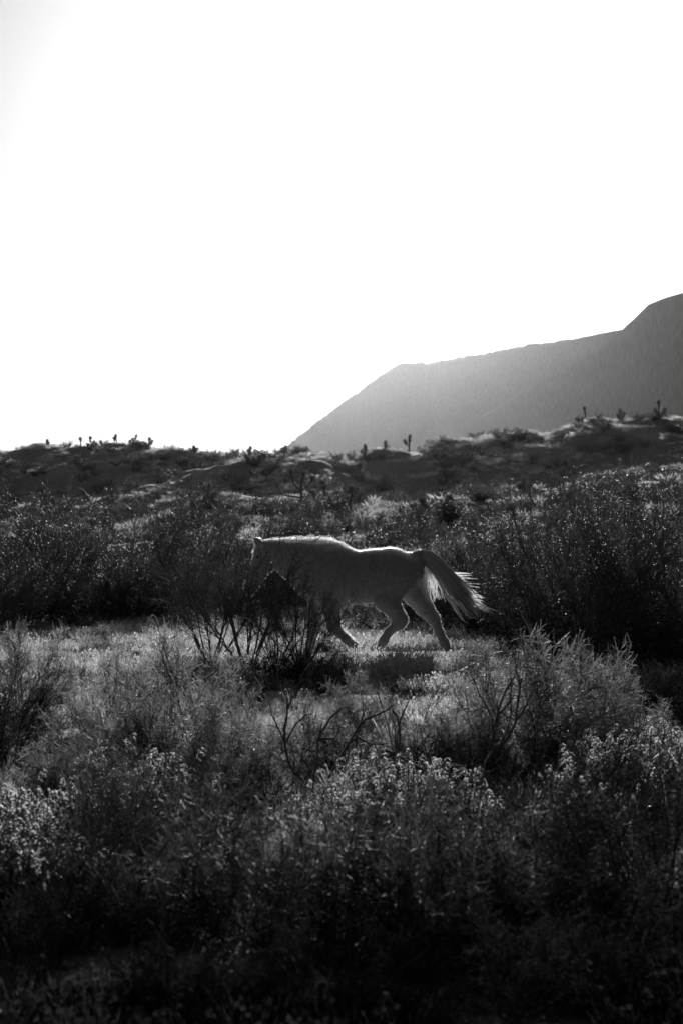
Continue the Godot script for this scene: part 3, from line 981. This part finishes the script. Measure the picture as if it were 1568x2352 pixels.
func build_hill_plants() -> void:
	var rng := RandomNumberGenerator.new()
	rng.seed = 31
	# joshua trees: [x, foot y (0: on the skyline), height in the picture, arms, label]
	var js := [
		[938, 0, 40, [[-0.35, 0.3, 0, 0.6]], "tall thin joshua tree with one stub arm on the right hill's skyline"],
		[1343, 0, 32, [], "bare straight joshua pole on the right skyline"],
		[1428, 0, 28, [[-0.35, 0.25, 0, 0.5], [0.3, 0.3, 0, 0.6]], "small forked joshua tree on the right skyline"],
		[1512, 0, 42, [[-0.3, 0.7, 0.1, 0.2], [0.45, 0.9, 0, 0.15]], "three-stemmed joshua clump near the right end of the skyline"],
		[654, 0, 26, [[-0.3, 0.25, 0, 0.7]], "leaning joshua tree where the mountain meets the ridge"],
		[575, 0, 22, [[-0.3, 0.3, 0, 0.6]], "small joshua tree left of the mountain's foot"],
		[450, 0, 16, [[-0.3, 0.35, 0, 0.5], [0.35, 0.2, 0, 0.6]], "short lone joshua tree on the left skyline"],
		[342, 0, 24, [[-0.5, 0.2, 0, 0.4], [0.35, 0.3, 0, 0.6]], "drooping joshua tree on the left skyline"],
		[307, 0, 26, [[-0.5, 0.6, 0, 0.3], [0.4, 0.4, 0.1, 0.3], [-0.2, 0.7, 0, 0.4]], "bushy joshua tree on the left skyline"],
		[270, 0, 20, [[-0.4, 0.3, 0, 0.6]], "thin joshua tree on the left skyline beside the bushy one"],
		[212, 0, 24, [[-0.5, 0.3, 0, 0.2], [0.5, 0.45, 0, 0.2], [0.25, 0.6, 0, 0.3]], "round many-armed joshua tree on the left skyline"],
		[186, 0, 20, [[-0.4, 0.1, 0, 0.1]], "stubby joshua tree left of the many-armed one"],
		[107, 0, 16, [[0.35, 0.3, 0, 0.5]], "short joshua stump near the left end of the skyline"],
		[834, 0, 24, [[-0.3, 0.35, 0, 0.4], [0.35, 0.3, 0, 0.5]], "joshua tree in the saddle between the two hills"],
		[880, 0, 18, [[0.3, 0.3, 0, 0.4]], "short joshua tree right of the saddle"],
		[690, 1165, 85, [[-0.9, 0.7, 0.2, 0.35], [0.8, 0.8, 0, 0.35], [-0.4, 1.1, -0.3, 0.5], [0.4, 0.5, 0.5, 0.6]], "big bushy joshua tree on the slope behind the horse's neck"],
		[740, 1190, 75, [[-0.5, 0.7, 0.2, 0.5], [0.5, 0.5, 0, 0.6]], "tall joshua tree with raised arms behind the withers"],
		[805, 1180, 62, [[0.5, 0.6, 0.2, 0.5]], "one-armed joshua tree behind the horse's back"],
		[905, 1140, 55, [[-0.5, 0.5, 0.2, 0.4], [0.6, 0.4, 0, 0.5]], "spreading joshua tree on the slope above the horse's croup"],
		[470, 1165, 50, [[-0.5, 0.5, 0.2, 0.4], [0.5, 0.4, 0, 0.5]], "spreading joshua tree on the slope above the horse's head"],
		[1038, 1195, 55, [[-0.5, 0.5, 0.2, 0.5]], "dark joshua tree against the pale bench above the tail"],
		[960, 1190, 45, [[0.4, 0.5, 0.2, 0.5], [-0.4, 0.4, 0, 0.5]], "short joshua tree left of the pale bench"],
		[1200, 1140, 40, [[0.4, 0.4, 0.2, 0.5], [-0.4, 0.5, 0, 0.5]], "joshua tree at the right end of the pale bench"],
		[1060, 1085, 40, [[0.4, 0.4, 0.2, 0.5], [-0.4, 0.5, 0, 0.5]], "joshua tree half way up the right hill"],
	]
	for i in js.size():
		var a: Array = js[i]
		var p := crest_at(a[0], 90.0, 165.0) if a[1] == 0 else hit(a[0], a[1])
		var tall: float = a[2] / F * -p.z * 0.92
		var arms := []
		for r in a[3]:
			arms.append([r[0] * tall * 0.8, r[1] * tall * 0.55, r[2] * tall * 0.8, r[3]])
		joshua(a[4], p, tall, arms, 300 + i, 0.035 + 0.015 * tall, 1.0)
	# scrub of the slopes
	var protos := []
	for k in 4:
		var r2 := RandomNumberGenerator.new()
		r2.seed = 400 + k
		var b := Buf.new()
		for s in 26:
			var az := r2.randf() * TAU
			var st := wander(r2, Vector3.DOWN * 0.05, Vector3(cos(az) * 0.8, r2.randf_range(0.4, 1.4), sin(az) * 0.8).normalized(), r2.randf_range(0.6, 1.0), 4, 0.2, 0.05)
			b.tube(st, 0.012, 0.005, 3)
			for q in 34:
				var a := along(st, r2.randf_range(0.25, 1.0))
				var ld := lean(r2, a[1], 1.0)
				b.leaf(a[0] + lean(r2, Vector3.ZERO, 0.5) * r2.randf() * 0.16, ld, ld.cross(lean(r2, Vector3.UP, 1.0)).normalized(), r2.randf_range(0.05, 0.1), 0.022)
		protos.append(b.commit(M.hill_leaf))
	var spots := []
	for i in 2600:
		var d := sqrt(rng.randf_range(34.0 * 34.0, 165.0 * 165.0))
		var px := rng.randf_range(-420.0, 1990.0)
		var p := on_ground(px, d)
		if lumps.get_noise_2d(p.x * 0.35 + 40.0, p.z * 0.35) < -0.15: continue
		spots.append([d, p, rng.randf_range(0.45, 1.25), rng.randf() * TAU])
	spots.sort_custom(func(a, b): return a[0] < b[0])
	var seen := 0
	var rest := [[], [], [], []]
	for i in spots.size():
		var s: Array = spots[i]
		var px: float = CX + s[1].x / s[0] * F
		var tr := Transform3D(Basis(Vector3.UP, s[3]).scaled(Vector3(s[2] * 1.15, s[2], s[2] * 1.15)), s[1])
		if seen < 260 and px > -40 and px < 1610:
			seen += 1
			var o := MeshInstance3D.new()
			o.name = numbered("hill_shrub")
			o.mesh = protos[i % 4]
			add_child(o)
			o.transform = tr
			tag(o, "low grey shrub among others like it on the slope beyond the tall bushes", "shrub", "low shrubs dotted over the slopes")
		else:
			rest[i % 4].append(tr)
	for k in 4:
		scatter("far_scrub", protos[k], rest[k], [], "low scrub covering the far slopes and skyline", "scrub")
	# pale boulders on the right slope
	for a in [[1382, 1106, 0.5], [1419, 1094, 0.4], [1475, 1078, 0.42], [1497, 1080, 0.5]]:
		var b := Buf.new()
		var r3 := RandomNumberGenerator.new()
		r3.seed = int(a[0])
		for j in 9:
			for i in 14:
				var th := PI * j / 8.0
				var ph := TAU * i / 14.0
				var dir := Vector3(sin(th) * cos(ph), cos(th), sin(th) * sin(ph))
				b.v.append(dir * Vector3(1.0, 0.7, 0.9) * (0.85 + 0.35 * rough.get_noise_3dv(dir * 20.0 + Vector3.ONE * float(a[0]))))
		for j in 8:
			for i in 14:
				var q := j * 14 + i
				var q2 := j * 14 + (i + 1) % 14
				b.ix.append_array([q, q2, q + 14, q2, q2 + 14, q + 14])
		b.soften()
		var o := part("boulder", b, M.boulder, self)
		var p := hit(a[0], a[1])
		o.position = p + Vector3.UP * 0.1
		o.scale = Vector3.ONE * float(a[2])
		o.rotation.y = r3.randf() * TAU
		tag(o, "", "boulder", "pale boulders on the right slope")
		o.set_meta("label", {1382: "lowest and leftmost pale boulder on the right slope", 1419: "pale boulder second from the left on the right slope", 1475: "smaller of the two upper pale boulders on the right slope", 1497: "rightmost pale boulder on the right slope"}[int(a[0])])

func scatter(called: String, mesh: Mesh, where: Array, tones: Array, label: String, category: String) -> void:
	if where.is_empty(): return
	var mm := MultiMesh.new()
	mm.transform_format = MultiMesh.TRANSFORM_3D
	mm.use_colors = tones.size() > 0
	mm.mesh = mesh
	mm.instance_count = where.size()
	for i in where.size():
		mm.set_instance_transform(i, where[i])
		if tones.size(): mm.set_instance_color(i, Color(tones[i], tones[i], tones[i]))
	var o := MultiMeshInstance3D.new()
	o.name = numbered(called)
	o.multimesh = mm
	add_child(o)
	tag(o, label, category, "", "stuff")

func build_herbs() -> void:
	var rng := RandomNumberGenerator.new()
	rng.seed = 51
	# grass and small flowers: tufts of blades
	var tufts := []
	for k in 3:
		var b := Buf.new()
		for q in 16:
			var az := rng.randf() * TAU
			var p := Vector3(cos(az), 0, sin(az)) * rng.randf() * 0.05
			var d := Vector3(cos(az) * 0.5, rng.randf_range(0.6, 1.5), sin(az) * 0.5).normalized()
			var l := rng.randf_range(0.05, 0.13)
			b.leaf(p, d, d.cross(lean(rng, Vector3.FORWARD, 0.9)).normalized(), l, rng.randf_range(0.003, 0.006))
			if q % 2 == 0:
				var ld := lean(rng, Vector3.UP * 0.3, 1.0)
				b.leaf(p + d * l * 0.9, ld, ld.cross(lean(rng, Vector3.FORWARD, 0.7)).normalized(), 0.02, 0.007)
		for i in b.v.size():
			b.col.append(Color.WHITE)
		tufts.append(b.commit(M.grass))
	var sets := [[], [], []]
	var tones := [[], [], []]
	for i in 52000:
		var d := sqrt(rng.randf_range(4.0 * 4.0, 33.0 * 33.0)) if i % 4 else rng.randf_range(3.6, 9.0)
		var px := rng.randf_range(-260.0, 1830.0)
		var p := on_ground(px, d)
		var cover := lumps.get_noise_2d(p.x * 2.2 + 9.0, p.z * 2.2)
		if cover < -0.22 + 0.2 * rng.randf(): continue
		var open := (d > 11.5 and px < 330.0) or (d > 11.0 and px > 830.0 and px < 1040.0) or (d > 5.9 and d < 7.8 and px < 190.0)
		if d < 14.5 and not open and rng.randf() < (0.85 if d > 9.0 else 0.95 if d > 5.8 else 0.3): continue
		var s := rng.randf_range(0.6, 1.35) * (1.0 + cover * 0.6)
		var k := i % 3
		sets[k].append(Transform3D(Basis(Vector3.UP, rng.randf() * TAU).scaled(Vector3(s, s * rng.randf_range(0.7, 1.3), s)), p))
		tones[k].append(rng.randf_range(0.6, 1.5) if open or d > 14.5 else rng.randf_range(0.3, 0.9) if d > 5.8 else rng.randf_range(0.02, 0.06))  # light put into the tint: bright in openings, near black for foreground shade
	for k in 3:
		scatter("grass", tufts[k], sets[k], tones[k], "short sunlit grass and tiny flowers carpeting the clearing, its foreground tufts coloured dark as if shaded", "grass")
	# dry bunch grass on the slopes
	var straw := Buf.new()
	for q in 26:
		var az := rng.randf() * TAU
		var d := Vector3(cos(az) * 0.6, rng.randf_range(0.5, 1.3), sin(az) * 0.6).normalized()
		straw.leaf(Vector3(cos(az), 0, sin(az)) * rng.randf() * 0.12, d, d.cross(lean(rng, Vector3.FORWARD, 0.9)).normalized(), rng.randf_range(0.15, 0.32), 0.016)
	for i in straw.v.size():
		straw.col.append(Color.WHITE)
	var straw_mesh := straw.commit(M.grass)
	var there := []
	var tint := []
	for i in 42000:
		var d := sqrt(rng.randf_range(33.0 * 33.0, 168.0 * 168.0))
		var p := on_ground(rng.randf_range(-420.0, 1990.0), d)
		if lumps.get_noise_2d(p.x * 0.5, p.z * 0.5 + 70.0) < -0.1: continue
		var s := rng.randf_range(0.6, 1.6)
		there.append(Transform3D(Basis(Vector3.UP, rng.randf() * TAU).scaled(Vector3(s * 1.3, s, s * 1.3)), p))
		tint.append(rng.randf_range(0.45, 1.15) * (1.0 if d < 95.0 else 1.6))  # farther tufts tinted lighter to stand in for sunlit crest ledges
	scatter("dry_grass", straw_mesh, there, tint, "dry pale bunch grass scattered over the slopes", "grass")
	# fiddlenecks
	var kinds := []
	for k in 4:
		kinds.append(fiddleneck(500 + k))
	var patches := [
		[880, 140, 6.6, 8.2, 66, "nodding fiddleneck with rim-lit coils in the central patch under the gnarled branches", "fiddlenecks in the central patch"],
		[1060, 70, 6.2, 7.2, 20, "nodding fiddleneck at the dark edge right of the central patch", "fiddlenecks right of the central patch"],
		[1440, 150, 7.9, 9.2, 60, "nodding fiddleneck in the patch near the right edge", "fiddlenecks near the right edge"],
		[1340, 110, 6.8, 7.8, 14, "nodding fiddleneck standing alone in the dark right foreground", "fiddlenecks in the dark right foreground"],
		[330, 130, 7.3, 8.3, 36, "nodding fiddleneck in front of the domed pale shrub", "fiddlenecks in front of the domed shrub"],
		[50, 120, 5.6, 7.0, 60, "bright fiddleneck in the sunlit patch at the left edge", "fiddlenecks in the sunlit left patch"],
	]
	var first := 0
	for a in patches:
		for i in a[4]:
			var px: float = a[0] + a[1] * clampf(rng.randfn(0.0, 0.55), -1.1, 1.1)
			var d := rng.randf_range(a[2], a[3])
			var o: Node3D
			if first < 4:
				o = kinds[first]
				tag(o, a[5], "wildflower", a[6])
			else:
				o = copy_of(kinds[rng.randi() % 4], a[5], a[6])
				o.set_meta("category", "wildflower")
			first += 1
			plant(o, on_ground(px, d), Vector3.ONE * rng.randf_range(0.7, 1.1), rng.randf() * TAU)
